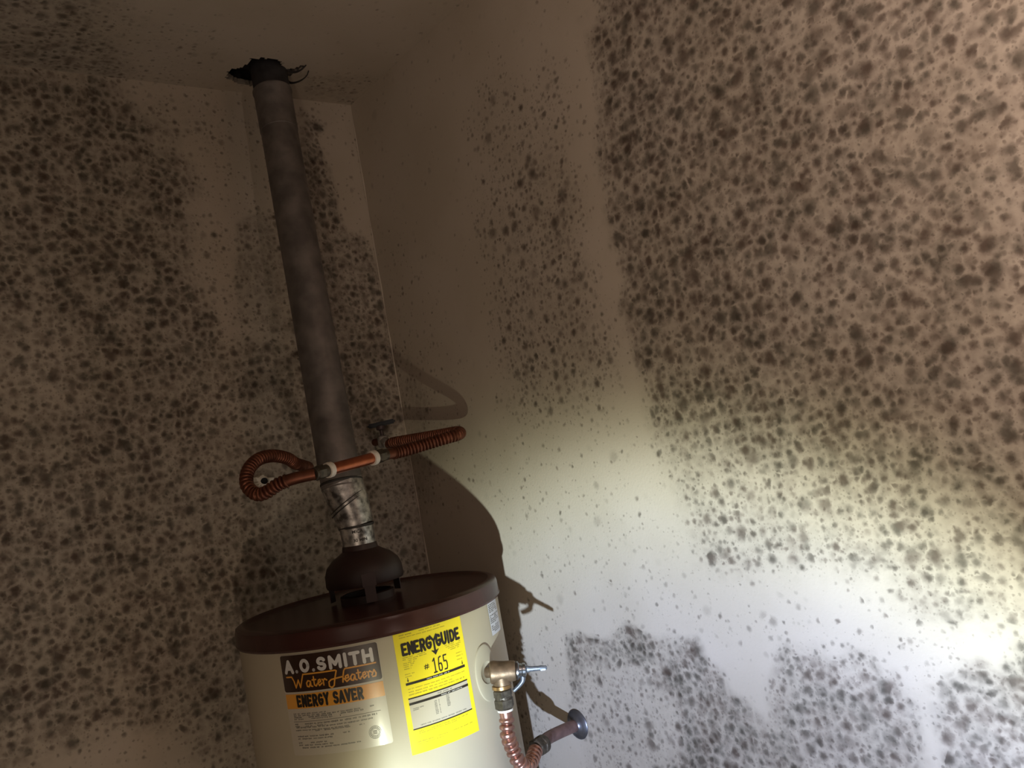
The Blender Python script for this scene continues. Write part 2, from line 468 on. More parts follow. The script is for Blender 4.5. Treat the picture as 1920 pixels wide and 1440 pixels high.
def poly_sdf(poly, X, Y):
    d = np.full(X.shape, 1e9)
    ins = np.zeros(X.shape, bool)
    n = len(poly)
    for i in range(n):
        x0, y0 = poly[i]; x1, y1 = poly[(i + 1) % n]
        ex, ey = x1 - x0, y1 - y0
        wx, wy = X - x0, Y - y0
        t = np.clip((wx * ex + wy * ey) / (ex * ex + ey * ey + 1e-12), 0, 1)
        d = np.minimum(d, np.hypot(wx - ex * t, wy - ey * t))
        c = ((y0 > Y) != (y1 > Y))
        with np.errstate(divide='ignore', invalid='ignore'):
            xi = ex * (Y - y0) / (ey if abs(ey) > 1e-12 else 1e-12) + x0
        ins ^= (c & (X < xi))
    return np.where(ins, d, -d)


def vnoise(X, Y, scale, seed):
    rng = np.random.default_rng(seed)
    g = rng.random((97, 97))
    x = X * scale; y = Y * scale
    xi = np.floor(x).astype(int); yi = np.floor(y).astype(int)
    fx = x - xi; fy = y - yi
    fx = fx * fx * (3 - 2 * fx); fy = fy * fy * (3 - 2 * fy)
    G = lambda a, b: g[a % 97, b % 97]
    return (G(xi, yi) * (1 - fx) + G(xi + 1, yi) * fx) * (1 - fy) + (G(xi, yi + 1) * (1 - fx) + G(xi + 1, yi + 1) * fx) * fy


def mould_maps(X, Y, layers, seed, base):
    D = np.full(X.shape, base[0]); S = np.full(X.shape, base[1]); Z = np.full(X.shape, base[2])
    edge = (vnoise(X, Y, 14, seed) - .5) * .05 + (vnoise(X, Y, 45, seed + 1) - .5) * .022
    for poly, soft, d, s, k in layers:
        f = poly_sdf(poly, X, Y) + edge * min(1.0, soft / .02)
        w = np.clip(f / (2 * soft) + .5, 0, 1)
        w = w * w * (3 - 2 * w)
        D = D * (1 - w) + d * w; S = S * (1 - w) + s * w; Z = Z * (1 - w) + k * w
    patch = .78 + .44 * vnoise(X, Y, 9, seed + 2)
    return np.clip(D * np.minimum(1.0, .86 + .28 * vnoise(X, Y, 11, seed + 3)), 0, 1), np.clip(S * patch, 0, 1), Z


def lines(a, b, fa, fb, fine, coarse):
    """grid lines from a to b, fine between fa and fb"""
    out = list(np.arange(a, fa, coarse)) + list(np.arange(fa, fb, fine)) + list(np.arange(fb, b, coarse)) + [b]
    return np.array(sorted(set(np.round(out, 5))))


def surface(name, us, vs, place, layers, seed, m, base=(.05, .0, .5), cut=None):
    U, V = np.meshgrid(us, vs, indexing='ij')
    D, S, Z = mould_maps(U, V, layers, seed, base)
    co = np.array(place(U.ravel(), V.ravel())).T
    nu, nv = len(us), len(vs)
    idx = np.arange(nu * nv).reshape(nu, nv)
    q = np.stack([idx[:-1, :-1], idx[1:, :-1], idx[1:, 1:], idx[:-1, 1:]], -1).reshape(-1, 4)
    if cut is not None:
        cu = (U[:-1, :-1] + U[1:, 1:]).ravel() / 2; cv = (V[:-1, :-1] + V[1:, 1:]).ravel() / 2
        q = q[~cut(cu, cv)]
    me = bpy.data.meshes.new(name)
    me.from_pydata(co.tolist(), [], q.tolist())
    for nm, A_ in (('mould_density', D), ('mould_haze', S), ('mould_size', Z)):
        at = me.attributes.new(nm, 'FLOAT', 'POINT')
        at.data.foreach_set('value', A_.ravel().astype(np.float32))
    me.update()
    o = obj(name, me, m, smooth=False)
    tag(o, kind='structure')
    return o


H = 2.64
zero = lambda a: np.zeros_like(a)
surface('wall_right', lines(-3.2, 0, -1.62, -.0001, .006, .08), lines(0, H, .95, H - .001, .006, .08),
        lambda u, v: (zero(u), u, v), MOLD_RIGHT, 11, M['wall_right'], (.035, 0, .4))
surface('wall_left', lines(-2.4, 0, -1.02, -.0001, .006, .08), lines(0, H, .95, H - .001, .006, .08),
        lambda u, v: (u, zero(u), v), MOLD_LEFT, 23, M['wall_left'], (.22, .06, .4))
HOLE = [(-.339, -.066), (-.341, -.088), (-.337, -.102), (-.326, -.112), (-.319, -.128), (-.316, -.158), (-.300, -.166), (-.294, -.172), (-.280, -.169), (-.268, -.174), (-.250, -.158), (-.235, -.134),
        (-.222, -.137), (-.208, -.146), (-.200, -.163), (-.198, -.150), (-.205, -.127), (-.209, -.100), (-.206, -.07), (-.222, -.05), (-.268, -.038), (-.297, -.040), (-.320, -.050)]


def hole_cut(cu, cv):
    return poly_sdf(HOLE, cu, cv) + (vnoise(cu, cv, 160, 5) - .5) * .008 > 0


ceil = surface('ceiling', lines(-2.4, 0, -1.0, -.0001, .005, .08), lines(-3.2, 0, -.9, -.0001, .005, .08),
               lambda u, v: (u, v, zero(u) + H), MOLD_CEILING, 31, M['ceiling'], (.05, .02, .6), hole_cut)
# broken edge of the board around the flue opening, and the dark space above
bm = bmesh.new()
bm.from_mesh(ceil.data)
be = [e for e in bm.edges if e.is_boundary and all(-.4 < v.co.x < -.15 and -.25 < v.co.y < -.01 for v in e.verts)]
vmap = {}
bb = bmesh.new()
for e in be:
    q = []
    for v in e.verts:
        if v.index not in vmap:
            j = random.uniform(-.003, .003)
            vmap[v.index] = (bb.verts.new(v.co), bb.verts.new(v.co + Vector((j, j, .013 + j))))
        q.append(vmap[v.index])
    bb.faces.new((q[0][0], q[1][0], q[1][1], q[0][1]))
bm.free()
obj('broken_edge', bb, M['gypsum'], ceil, smooth=False)
bm = bmesh.new()
box(bm, (-.27, -.14, H + .19), (.5, .27, .36))
bmesh.ops.delete(bm, geom=[f for f in bm.faces if f.calc_center_median().z < H + .05], context='FACES')
obj('attic_cavity', bm, M['attic'], ceil, smooth=False)
for nm, pts in (('torn_paper_strip', [(-.212, -.092, H - .001), (-.203, -.098, H - .012), (-.192, -.118, H - .016), (-.183, -.138, H - .012), (-.180, -.150, H - .002)]),
                ('torn_paper_strip', [(-.226, -.132, H + .002), (-.214, -.140, H - .008), (-.204, -.156, H - .009), (-.196, -.172, H - .003)])):
    bm = bmesh.new()
    tube(bm, smooth_path(pts, .003), lambda s: .0032 - .002 * min(1, s / .06), 8)
    obj(nm, bm, M['seam'], ceil)

bm = bmesh.new()
box(bm, (-1.2, -1.6, -.03), (2.4, 3.2, .06))
tag(obj('floor', bm, M['concrete'], smooth=False), kind='structure')
# thick paint bead in the corner
bm = bmesh.new()
tube(bm, [(-.0015, -.0015, z) for z in np.arange(.02, H, .02)], lambda s: .0016 + .0009 * sin(s * 37) * sin(s * 11.3), 8)
tag(obj('trim_1', bm, mat('paint_bead', (.54, .475, .39), .6), smooth=True), kind='structure')

# ------------------------------------------------------------------ water heater
AX, AY, RT, ZT = -.308, -.271, .2465, 1.492
heater = empty('water_heater', (AX, AY, 0))
tag(heater, 'cream cylindrical gas water heater with dark brown top in the mouldy corner', 'water heater')
bm = bmesh.new()
lathe(bm, [(RT - .012, .02), (RT - .002, .024), (RT, .05), (RT, ZT - .03), (RT, ZT - .026)], 128)
obj('tank_jacket', bm, M['white'], heater)
bm = bmesh.new()
lathe(bm, [(RT - .02, 0), (RT + .004, 0), (RT + .004, .045), (RT - .001, .05)], 96, cap=(True, False))
obj('base_ring', bm, M['brown'], heater)
bm = bmesh.new()
lathe(bm, [(RT + .001, ZT - .0335), (RT + .0042, ZT - .0345), (RT + .0055, ZT - .031), (RT + .0042, ZT - .0285), (RT + .0038, ZT - .010), (RT + .002, ZT - .004), (RT - .004, ZT - .0005), (RT - .012, ZT + .0005),
           (RT - .018, ZT - .004), (RT - .03, ZT - .006), (.09, ZT - .002), (.0001, ZT - .001)], 128, cap=(False, True))
obj('top_cover', bm, M['brown'], heater)

# draft hood
bm = bmesh.new()
lathe(bm, [(.068, ZT + .034), (.0735, ZT + .032), (.075, ZT + .037), (.074, ZT + .056), (.069, ZT + .070), (.056, ZT + .083), (.042, ZT + .091), (.0350, ZT + .096), (.0335, ZT + .104), (.0328, ZT + .106), (.0328, ZT + .090), (.06, ZT + .064), (.068, ZT + .040)], 64, cap=(False, False))
hood = obj('draft_hood', bm, M['brown_hood'], heater)
bm = bmesh.new()
lathe(bm, [(.052, ZT - .003), (.052, ZT + .012), (.046, ZT + .014)], 48, cap=(False, False))
obj('flue_collar', bm, M['brown_hood'], heater)
for k in range(3):
    a = radians(-112 + 120 * k)
    bm = bmesh.new()
    Mx = Matrix.Rotation(a, 4, 'Z')
    box(bm, (.0762, 0, ZT + .043), (.0016, .026, .024), Mx)
    box(bm, (.0740, 0, ZT + .0175), (.0016, .020, .031), Mx)
    obj('hood_leg', bm, M['leg'], hood, smooth=False)


# ---- labels: flat artwork wrapped on the jacket (u = metres along the arc, z = height)
class Art:
    def __init__(self, az, z, u_scale=1.0):
        self.az, self.z = radians(az), z

    def P(self, u, v, off):
        a = self.az + u / RT
        return Vector(((RT + off) * cos(a), (RT + off) * sin(a), self.z - v))

    def sheet(self, bm, u0, v0, u1, v1, off, thick=0.0, corner=0.0):
        n = max(1, int(abs(u1 - u0) / .004)); k = max(1, int(abs(v1 - v0) / .03))
        pts = []
        if corner:
            # rounded outline as a fan of columns
            us = sorted(set([u0 + corner * (1 - cos(pi / 2 * i / 6)) for i in range(7)] + [u1 - corner * (1 - cos(pi / 2 * i / 6)) for i in range(7)] + list(np.linspace(u0 + corner, u1 - corner, n))))
            prev = None
            for u in us:
                d = max(0, corner - (u - u0), corner - (u1 - u))
                h = corner - sqrt(max(0, corner * corner - d * d))
                cur = (bm.verts.new(self.P(u, v0 + h, off)), bm.verts.new(self.P(u, v1 - h, off)))
                if prev: bm.faces.new((prev[0], cur[0], cur[1], prev[1]))
                prev = cur
            return
        g = [[bm.verts.new(self.P(u0 + (u1 - u0) * i / n, v0 + (v1 - v0) * j / k, off)) for j in range(k + 1)] for i in range(n + 1)]
        for i in range(n):
            for j in range(k):
                bm.faces.new((g[i][j], g[i + 1][j], g[i + 1][j + 1], g[i][j + 1]))

    def stroke(self, bm, pts, w, off, joints=True, slant=0.0, butt=False):
        P = [Vector((p[0], p[1])) for p in pts]
        h = w / 2
        for a, b in zip(P[:-1], P[1:]):
            d = (b - a)
            if d.length < 1e-7: continue
            d.normalize()
            n = Vector((-d.y, d.x)) * h
            m_ = max(1, int((b - a).length / .006))
            for i in range(m_):
                p, q = a.lerp(b, i / m_), a.lerp(b, (i + 1) / m_)
                bm.faces.new([bm.verts.new(self.P(x.x, x.y, off)) for x in (p + n, p - n, q - n, q + n)])
        if joints:
            for p in (P if not butt else P[1:-1]):
                bm.faces.new([bm.verts.new(self.P(p.x + h * cos(2 * pi * k / 10), p.y + h * sin(2 * pi * k / 10), off)) for k in range(10)])

    def text(self, bm, s, u0, v0, u1, v1, off, bold=0.0, shear=0.0, space=1.0):
        cu = bpy.data.curves.new('t', 'FONT')
        cu.body = s; cu.size = 1.0; cu.offset = bold; cu.shear = shear; cu.space_character = space
        cu.resolution_u = 4
        to = bpy.data.objects.new('t', cu)
        COL.objects.link(to)
        dg = bpy.context.evaluated_depsgraph_get()
        me = bpy.data.meshes.new_from_object(to.evaluated_get(dg))
        bpy.data.objects.remove(to); bpy.data.curves.remove(cu)
        V = [v.co.copy() for v in me.vertices]
        x0 = min(v.x for v in V); x1 = max(v.x for v in V); y0 = min(v.y for v in V); y1 = max(v.y for v in V)
        vs = [bm.verts.new(self.P(u0 + (v.x - x0) / (x1 - x0) * (u1 - u0), v1 - (v.y - y0) / (y1 - y0) * (v1 - v0), off)) for v in V]
        for p in me.polygons:
            try: bm.faces.new([vs[i] for i in p.vertices])
            except ValueError: pass
        bpy.data.meshes.remove(me)

    def print_line(self, bm, u0, u1, v, h, off, rnd, fill=.75):
        """a line of print too small to read: word-like runs of short marks"""
        u = u0
        while u < u1:
            wl = rnd.uniform(.004, .013)
            e = min(u + wl, u1)
            if rnd.random() < fill + .15:
                x = u
                while x < e - .0006:
                    lw = rnd.uniform(.0007, .0015)
                    self.sheet(bm, x, v - h * rnd.uniform(.30, .5), min(x + lw, e), v + h * rnd.uniform(.2, .5), off)
                    x += lw + .0006
            u = e + rnd.uniform(.0012, .003)


O0, O1, O2, O3 = .0007, .0011, .0015, .0019


def arc(cx, cy, rx, ry, a0, a1, n=10):
    return [(cx + rx * cos(radians(a0 + (a1 - a0) * i / n)), cy - ry * sin(radians(a0 + (a1 - a0) * i / n))) for i in range(n + 1)]


# block alphabets: strokes in a unit cell, y down
GLYPH = {
    'E': [[(.85, .08), (.14, .08), (.14, .92), (.85, .92)], [(.14, .5), (.70, .5)]],
    'N': [[(.13, .95), (.13, .05), (.87, .95), (.87, .05)]],
    'R': [[(.14, .97), (.14, .08), (.6, .08)], arc(.58, .30, .28, .22, 90, -90), [(.58, .52), (.14, .52)], [(.5, .52), (.88, .97)]],
    'G': [arc(.52, .5, .40, .42, 45, 330), [(.87, .72), (.87, .52), (.58, .52)]],
    'Y': [[(.08, .03), (.5, .5), (.92, .03)], [(.5, .5), (.5, .97)]],
    'U': [[(.12, .03), (.12, .6)], arc(.5, .6, .38, .33, 180, 360), [(.88, .6), (.88, .03)]],
    'I': [[(.5, .03), (.5, .97)]],
    'D': [[(.14, .08), (.14, .92), (.45, .92)], arc(.45, .5, .42, .42, -90, 90), [(.45, .08), (.14, .08)]],
    'S': [arc(.48, .29, .34, .22, 20, 250, 10) + arc(.48, .72, .36, .22, 90, -160, 10)],
    'A': [[(.06, .97), (.5, .05), (.94, .97)], [(.24, .66), (.76, .66)]],
    'V': [[(.06, .03), (.5, .95), (.94, .03)]],
    'O': [arc(.5, .5, .38, .43, 0, 360, 22)], 'M': [[(.08, .97), (.08, .06), (.5, .72), (.92, .06), (.92, .97)]], 'T': [[(.06, .08), (.94, .08)], [(.5, .08), (.5, .97)]],
    'H': [[(.1, .03), (.1, .97)], [(.9, .03), (.9, .97)], [(.1, .5), (.9, .5)]], '.': [[(.5, .93), (.5, .935)]],
    '1': [[(.2, .2), (.55, .05), (.55, .95)], [(.2, .95), (.85, .95)]],
    '6': [[(.8, .05), (.35, .1), (.15, .5), (.15, .85), (.3, .95), (.7, .95), (.85, .82), (.85, .6), (.7, .48), (.15, .5)]],
    '5': [[(.88, .05), (.18, .05), (.18, .42), (.7, .42), (.86, .55), (.86, .82), (.7, .95), (.15, .95)]],
}
SERIF = {  # slab ends: (x, y, half width) horizontal, or vertical ticks
    'E': [(.16, .04, .22), (.16, .96, .22)], 'N': [(.13, .04, .2), (.87, .04, .2), (.13, .96, .2)], 'R': [(.16, .04, .2), (.16, .96, .22), (.86, .96, .16)],
    'G': [(.80, .52, .24)], 'Y': [(.10, .04, .18), (.9, .04, .18), (.5, .96, .22)], 'S': [], 'A': [(.1, .96, .18), (.9, .96, .18)], 'V': [(.1, .04, .2), (.9, .04, .2)]}


def word(art, bm, s, u0, v0, u1, v1, w, off, gap=.16, serif=0.0, wid=None):
    wid = wid or {}
    cells = [wid.get(c, .5 if c == ' ' else 1.0) for c in s]
    unit = (u1 - u0) / (sum(cells) + gap * (len(s) - 1))
    u = u0
    for c, cw in zip(s, cells):
        if c != ' ':
            f = lambda p: (u + p[0] * cw * unit, v0 + p[1] * (v1 - v0))
            for st in GLYPH[c]:
                art.stroke(bm, [f(p) for p in st], w, off)
            if serif:
                for x, y, hw in SERIF.get(c, []):
                    art.stroke(bm, [f((x - hw, y)), f((x + hw, y))], serif, off, joints=False)
                if c == 'E':
                    for y in (.14, .86):
                        art.stroke(bm, [f((.86, y - .12)), f((.86, y + .12))], serif, off, joints=False)
                    art.stroke(bm, [f((.68, .38)), f((.68, .62))], serif, off, joints=False)
        u += (cw + gap) * unit


# ---- brand label
rnd = random.Random(3)
BW = radians(41.0) * RT            # width of the label
A1 = Art(-157.2, 1.4535)
BH = .1655
bm = bmesh.new(); A1.sheet(bm, 0, 0, BW, BH, O0, corner=.004)
lab = obj('brand_label', bm, M['paper'], heater)
lab['label'] = 'white maker label with dark brown head and orange band'
bm = bmesh.new(); A1.sheet(bm, .001, .001, BW - .001, .0615, O1, corner=.004)
obj('brown_panel', bm, M['lab_brown'], lab)
bm = bmesh.new(); A1.sheet(bm, .001, .0650, BW - .001, .0890, O1, corner=.001)
obj('orange_band', bm, M['lab_orange'], lab)
bm = bmesh.new(); word(A1, bm, 'A.O.SMITH', .0095, .0098, BW - .011, .0296, .0056, O2, gap=.36, wid={'.': .22, 'I': .25, 'M': 1.25, 'O': 1.1})
obj('maker_lettering', bm, M['lab_white'], lab)
# script lettering with its two lead-in strokes
bm = bmesh.new()
sw = .0024


def S_(pts): A1.stroke(bm, [(p[0] * BW, p[1]) for p in pts], sw, O2)


S_([(.055, .0365), (.115, .0365), (.135, .043), (.150, .0545), (.185, .042), (.200, .0545), (.245, .0335), (.575, .0335)])      # W with long upper stroke
S_([(.315, .046), (.290, .0445), (.272, .048), (.275, .0535), (.295, .0545), (.315, .047), (.315, .0535), (.330, .0545)])         # a
S_([(.352, .039), (.352, .0525), (.368, .0545), (.382, .051)]); S_([(.335, .044), (.372, .044)])                                   # t
S_([(.392, .050), (.420, .048), (.415, .0445), (.398, .0455), (.391, .050), (.402, .0545), (.430, .051)])                          # e
S_([(.436, .045), (.446, .0465), (.446, .0545)]); S_([(.446, .0475), (.462, .0445), (.480, .0470)])                                # r
S_([(.585, .0345), (.560, .047), (.545, .0575), (.520, .0605), (.498, .0575), (.500, .0505), (.525, .0475), (.575, .0465), (.640, .0455)])  # H, left stem with loop
S_([(.655, .0365), (.640, .0455), (.632, .0545)]); S_([(.655, .0365), (.668, .0335), (.955, .0335)])                               # H, right stem, long top stroke
S_([(.640, .0500), (.690, .0485), (.688, .0440), (.664, .0455), (.655, .0510), (.668, .0545), (.700, .0510)])
S_([(.750, .046), (.728, .0445), (.710, .048), (.712, .0535), (.730, .0545), (.750, .047), (.750, .0535), (.764, .0545)])
S_([(.785, .039), (.783, .0525), (.797, .0545), (.808, .051)]); S_([(.768, .044), (.806, .044)])
S_([(.818, .050), (.850, .048), (.846, .0445), (.828, .0455), (.819, .050), (.830, .0545), (.858, .051)])
S_([(.864, .045), (.874, .0465), (.874, .0545)]); S_([(.874, .0475), (.890, .0445), (.905, .0470)])
S_([(.905, .0520), (.930, .0440), (.945, .0500), (.938, .0545), (.910, .0545)])
obj('script_lettering', bm, M['lab_orange'], lab)
bm = bmesh.new()
word(A1, bm, 'ENERGY SAVER', .024, .0675, BW - .036, .0862, .0042, O2, gap=.30, serif=.0030, wid={' ': .5})
obj('band_lettering', bm, M['lab_black'], lab)
bm = bmesh.new()
for v, a, b, h in ((.0975, .012, .075, .0022), (.1005, .012, .155, .0026), (.1035, .012, .150, .0030), (.1065, .012, .100, .0022),
                   (.1145, .012, .158, .0030), (.1180, .012, .070, .0022), (.1200, .014, .150, .0026), (.1245, .012, .110, .0022), (.1265, .05, .135, .0022),
                   (.1345, .014, .082, .0028), (.1385, .014, .080, .0026), (.1345, .098, .110, .0024),
                   (.1450, .014, .068, .0026), (.1490, .014, .080, .0026), (.1530, .014, .125, .0026)):
    A1.print_line(bm, a, b, v, h, O1, rnd)
A1.sheet(bm, .010, .1100, BW - .012, .1106, O1)
tag(obj('fine_print', bm, M['lab_grey'], lab, smooth=False), kind='stuff')
bm = bmesh.new()
for r_, w_ in ((.0100, .0006), (.0058, .0005)):
    A1.stroke(bm, arc(.150, .1430, r_, r_, 0, 360, 28), w_, O1)
for k in range(22):
    a = 2 * pi * k / 22
    A1.stroke(bm, [(.150 + .0068 * cos(a), .1430 + .0068 * sin(a)), (.150 + .0088 * cos(a), .1430 + .0088 * sin(a))], .0012, O1, joints=False)
for v in (-.0022, 0, .0022):
    A1.stroke(bm, [(.1465, .1430 + v), (.1535, .1430 + v)], .0010, O1, joints=False)
obj('round_seal', bm, M['lab_grey'], lab, smooth=False)

# ---- yellow energy label
EW = radians(30.4) * RT
EH = .2035
A2 = Art(-110.1, 1.4630)
bm = bmesh.new(); A2.sheet(bm, 0, 0, EW, EH, O0, corner=.001)
en = obj('energy_label', bm, M['yellow'], heater)
en['label'] = 'bright yellow energy rating label with white table'
bm = bmesh.new()
yy = (.0235, .0435)
word(A2, bm, 'ENERG', .011, yy[0], .0635, yy[1], .0044, O2, gap=.20, wid={'G': 1.1})
A2.stroke(bm, [(.0625, .0235), (.0685, .0325), (.0745, .0235)], .0036, O2)
A2.stroke(bm, [(.0685, .0315), (.0685, .0500)], .0036, O2, joints=False)
bm.faces.new([bm.verts.new(A2.P(u, v, O2)) for u, v in ((.0625, .0485), (.0745, .0485), (.0685, .0560))])
A2.stroke(bm, [(.0625, .0480), (.0685, .0505), (.0745, .0480)], .0016, O2)
word(A2, bm, 'GUIDE', .0725, yy[0], .1215, yy[1], .0044, O2, gap=.20, wid={'I': .42})
obj('title_lettering', bm, M['lab_black'], en)
bm = bmesh.new()
word(A2, bm, '165', .059, .0595, .0880, .0850, .0021, O2, gap=.28)
for x in (.0465, .0500): A2.stroke(bm, [(x + .0008, .0665), (x - .0008, .0745)], .0011, O2)
for y in (.0690, .0720): A2.stroke(bm, [(.0445, y), (.0525, y)], .0011, O2)
obj('cost_lettering', bm, M['lab_black'], en)
bm = bmesh.new()
A2.sheet(bm, .0085, .0880, EW - .0085, .0918, O2)
for x in (.013, EW - .013):
    bm.faces.new([bm.verts.new(A2.P(x + dx, .0872 + dv, O2)) for dx, dv in ((-.0016, -.0035), (.0016, -.0035), (0, 0))])
    A2.sheet(bm, x - .0005, .0800, x + .0005, .0840, O2)
A2.sheet(bm, .0085, .1130, EW - .0085, .1148, O2)
A2.sheet(bm, .0085, .1205, EW - .0085, .1243, O2)
A2.sheet(bm, .0085, .1630, EW - .0085, .1648, O2)
obj('rule_bars', bm, M['lab_black'], en, smooth=False)
bm = bmesh.new(); A2.sheet(bm, .0088, .1135, EW - .0088, .1640, O1)
obj('white_table', bm, M['paper'], en)
bm = bmesh.new()
for v, a, b, h in ((.0100, .010, .032, .0020), (.0095, .045, .085, .0018), (.0140, .010, .095, .0015), (.0470, .010, .050, .0017), (.0500, .010, .052, .0017), (.0530, .010, .035, .0017), (.0560, .010, .030, .0017),
                   (.0590, .010, .028, .0017), (.0620, .010, .026, .0017), (.0655, .010, .022, .0017), (.0740, .010, .026, .0015), (.0780, .010, .022, .0015),
                   (.0465, .088, .122, .0017), (.0495, .090, .122, .0017), (.0525, .094, .122, .0017), (.0555, .098, .118, .0017), (.0650, .108, .122, .0015), (.0700, .108, .122, .0015), (.0760, .108, .122, .0015),
                   (.0985, .011, .120, .0017), (.1035, .011, .112, .0019), (.1080, .011, .118, .0026),
                   (.1690, .018, .112, .0022), (.1720, .018, .090, .0017), (.1850, .012, .042, .0026), (.1850, .05, .120, .0016), (.1885, .012, .060, .0015)):
    A2.print_line(bm, a, b, v, h, O1, rnd)
tag(obj('fine_print', bm, M['lab_olive'], en, smooth=False), kind='stuff')
bm = bmesh.new()
for v in np.arange(.1290, .1500, .0026):
    A2.print_line(bm, .0515, .0565, v, .0018, O2, rnd, 1); A2.print_line(bm, .0595, .0610, v, .0018, O2, rnd, 1)
for v in np.arange(.1265, .1450, .0024):
    A2.print_line(bm, .0745, .0805, v, .0020, O2, rnd, 1)
A2.print_line(bm, .014, .032, .1310, .0018, O2, rnd); A2.print_line(bm, .014, .024, .1335, .0018, O2, rnd)
A2.print_line(bm, .060, .088, .1178, .0020, O2, rnd)
A2.print_line(bm, .012, .120, .1595, .0018, O2, rnd)
tag(obj('table_print', bm, M['lab_grey'], en, smooth=False), kind='stuff')
bm = bmesh.new()
for (u0, u1, v) in ((.045, .088, .0899), (.066, .108, .1224)):
    A2.print_line(bm, u0, u1, v, .0018, O3, rnd, 1)
tag(obj('bar_print', bm, M['lab_white'], en, smooth=False), kind='stuff')

# ---- rating sticker at the right edge
A3 = Art(-59.5, 1.4560)
bm = bmesh.new(); A3.sheet(bm, 0, 0, .052, .058, O0, corner=.002)
st = obj('rating_sticker', bm, M['sticker'], heater)
st['label'] = 'pale bluish sticker with tiny grey print'
bm = bmesh.new()
for i, v in enumerate(np.arange(.004, .054, .0032)):
    if i not in (5, 11): A3.print_line(bm, .003, .049 - .008 * rnd.random(), v, .0022, O1, rnd)
tag(obj('fine_print', bm, M['lab_grey'], st, smooth=False), kind='stuff')

# ---- oval boss around the valve opening
bm = bmesh.new()
A4 = Art(-69.5, 1.345)
rings = []
for s_, off in ((1.0, .0003), (.985, .0026), (.93, .0034), (.60, .0034), (.52, .0012), (0.02, .0010)):
    rings.append([bm.verts.new(A4.P(.031 * s_ * cos(2 * pi * k / 48), .050 * s_ * sin(2 * pi * k / 48) * (1 if s_ > .7 else .65), off)) for k in range(48)])
for a, b in zip(rings[:-1], rings[1:]):
    for i in range(48): bm.faces.new((a[i], a[(i + 1) % 48], b[(i + 1) % 48], b[i]))
bm.faces.new(rings[-1])
obj('valve_boss', bm, M['clear'], heater)


# ------------------------------------------------------------------ relief valve (screwed into the jacket)
def rel(p): return (p[0] - AX, p[1] - AY, p[2])


VB = Vector((-.2085, -.5305, 1.3450))                 # valve body centre
aN = radians(-69.5)
inl = Vector((AX + RT * cos(aN), AY + RT * sin(aN), 1.3450))
ax = Vector((.80, -.60, -.10)).normalized()
valve = empty('relief_valve', tuple(VB))
tag(valve, 'tarnished brass relief valve with chrome lever on the right side of the water heater', 'valve')


def vrel(p): return Vector(p) - VB


bm = bmesh.new()
d = (VB - inl).normalized()
lathe(bm, [(.0095, .0014), (.0095, (VB - inl).length)], 24, axis_matrix(vrel(inl), d))
obj('inlet_nipple', bm, M['brass'], valve)
bm = bmesh.new()
lathe(bm, [(.0170, -.0205), (.0195, -.0185), (.0200, -.013), (.0190, -.006), (.0180, .006), (.0178, .018), (.0168, .024), (.0150, .0255)], 40, axis_matrix(Vector(), ax))
dn = Vector((-.03, .0, -1)).normalized()
lathe(bm, [(.0150, .004), (.0158, .016), (.0162, .022)], 32, axis_matrix(Vector((-.002, 0, 0)), dn))
obj('valve_body', bm, M['brass'], valve)
bm = bmesh.new()
lathe(bm, [(.0140, .0255), (.0158, .0265), (.0158, .0295), (.012, .031), (.0112, .036), (.0125, .0375), (.0120, .042), (.006, .0445)], 32, axis_matrix(Vector(), ax))
cap_ = obj('spring_cap', bm, M['chrome'], valve)
bm = bmesh.new()
q = Vector((0, 0, 1)) - ax * ax.z
q.normalize()
side = ax.cross(q)
p0 = ax * .040
# lever: stem plate widening to a rounded tab
Ml = Matrix(((ax.x, side.x, q.x, 0), (ax.y, side.y, q.y, 0), (ax.z, side.z, q.z, 0), (0, 0, 0, 1)))
LV = [(.040, .0062, .0030), (.046, .0062, .0030), (.050, .0048, .0030), (.066, .0042, .0028), (.070, .0048, .0028), (.073, .0042, .0026), (.079, .0036, .0022), (.0805, .0020, .0014)]
prev = None
for l_, hh, ww in LV:
    cur = [bm.verts.new(Ml @ Vector((l_, ww * cos(2 * pi * k / 14), .0008 + hh * sin(2 * pi * k / 14)))) for k in range(14)]
    if prev:
        for k in range(14): bm.faces.new((prev[k], prev[(k + 1) % 14], cur[(k + 1) % 14], cur[k]))
    else: bm.faces.new(cur[::-1])
    prev = cur
bm.faces.new(prev)
box(bm, (.073, .0030, -.001), (.010, .003, .0040), Ml, .001)
obj('lever', bm, M['lever_steel'], valve)
bm = bmesh.new()
tube(bm, smooth_path([ax * .037 - q * .010, ax * .036 - q * .018, ax * .028 - q * .027, ax * .018 - q * .035], .002), lambda s: .0048 - .0012 * s / .03, 10)
obj('lifting_arm', bm, M['lever_steel'], valve)
bm = bmesh.new()
out = Vector((-.004, 0, 0)) + dn * .021
lathe(bm, [(.0140, 0), (.0172, .0008), (.0172, .0062), (.0150, .0072)], 32, axis_matrix(out, dn))
obj('thread_ring', bm, M['brass_ring'], valve)

# ------------------------------------------------------------------ discharge line: corrugated connector, nuts, pipe into the wall
DW = Vector((-.0, -.456, 1.1755))
dl = empty('discharge_pipe', tuple(VB + dn * .03))
tag(dl, 'pinkish corrugated copper drain line from the relief valve into the wall', 'pipe')
D0 = VB + dn * .03


def drel(p): return Vector(p) - D0


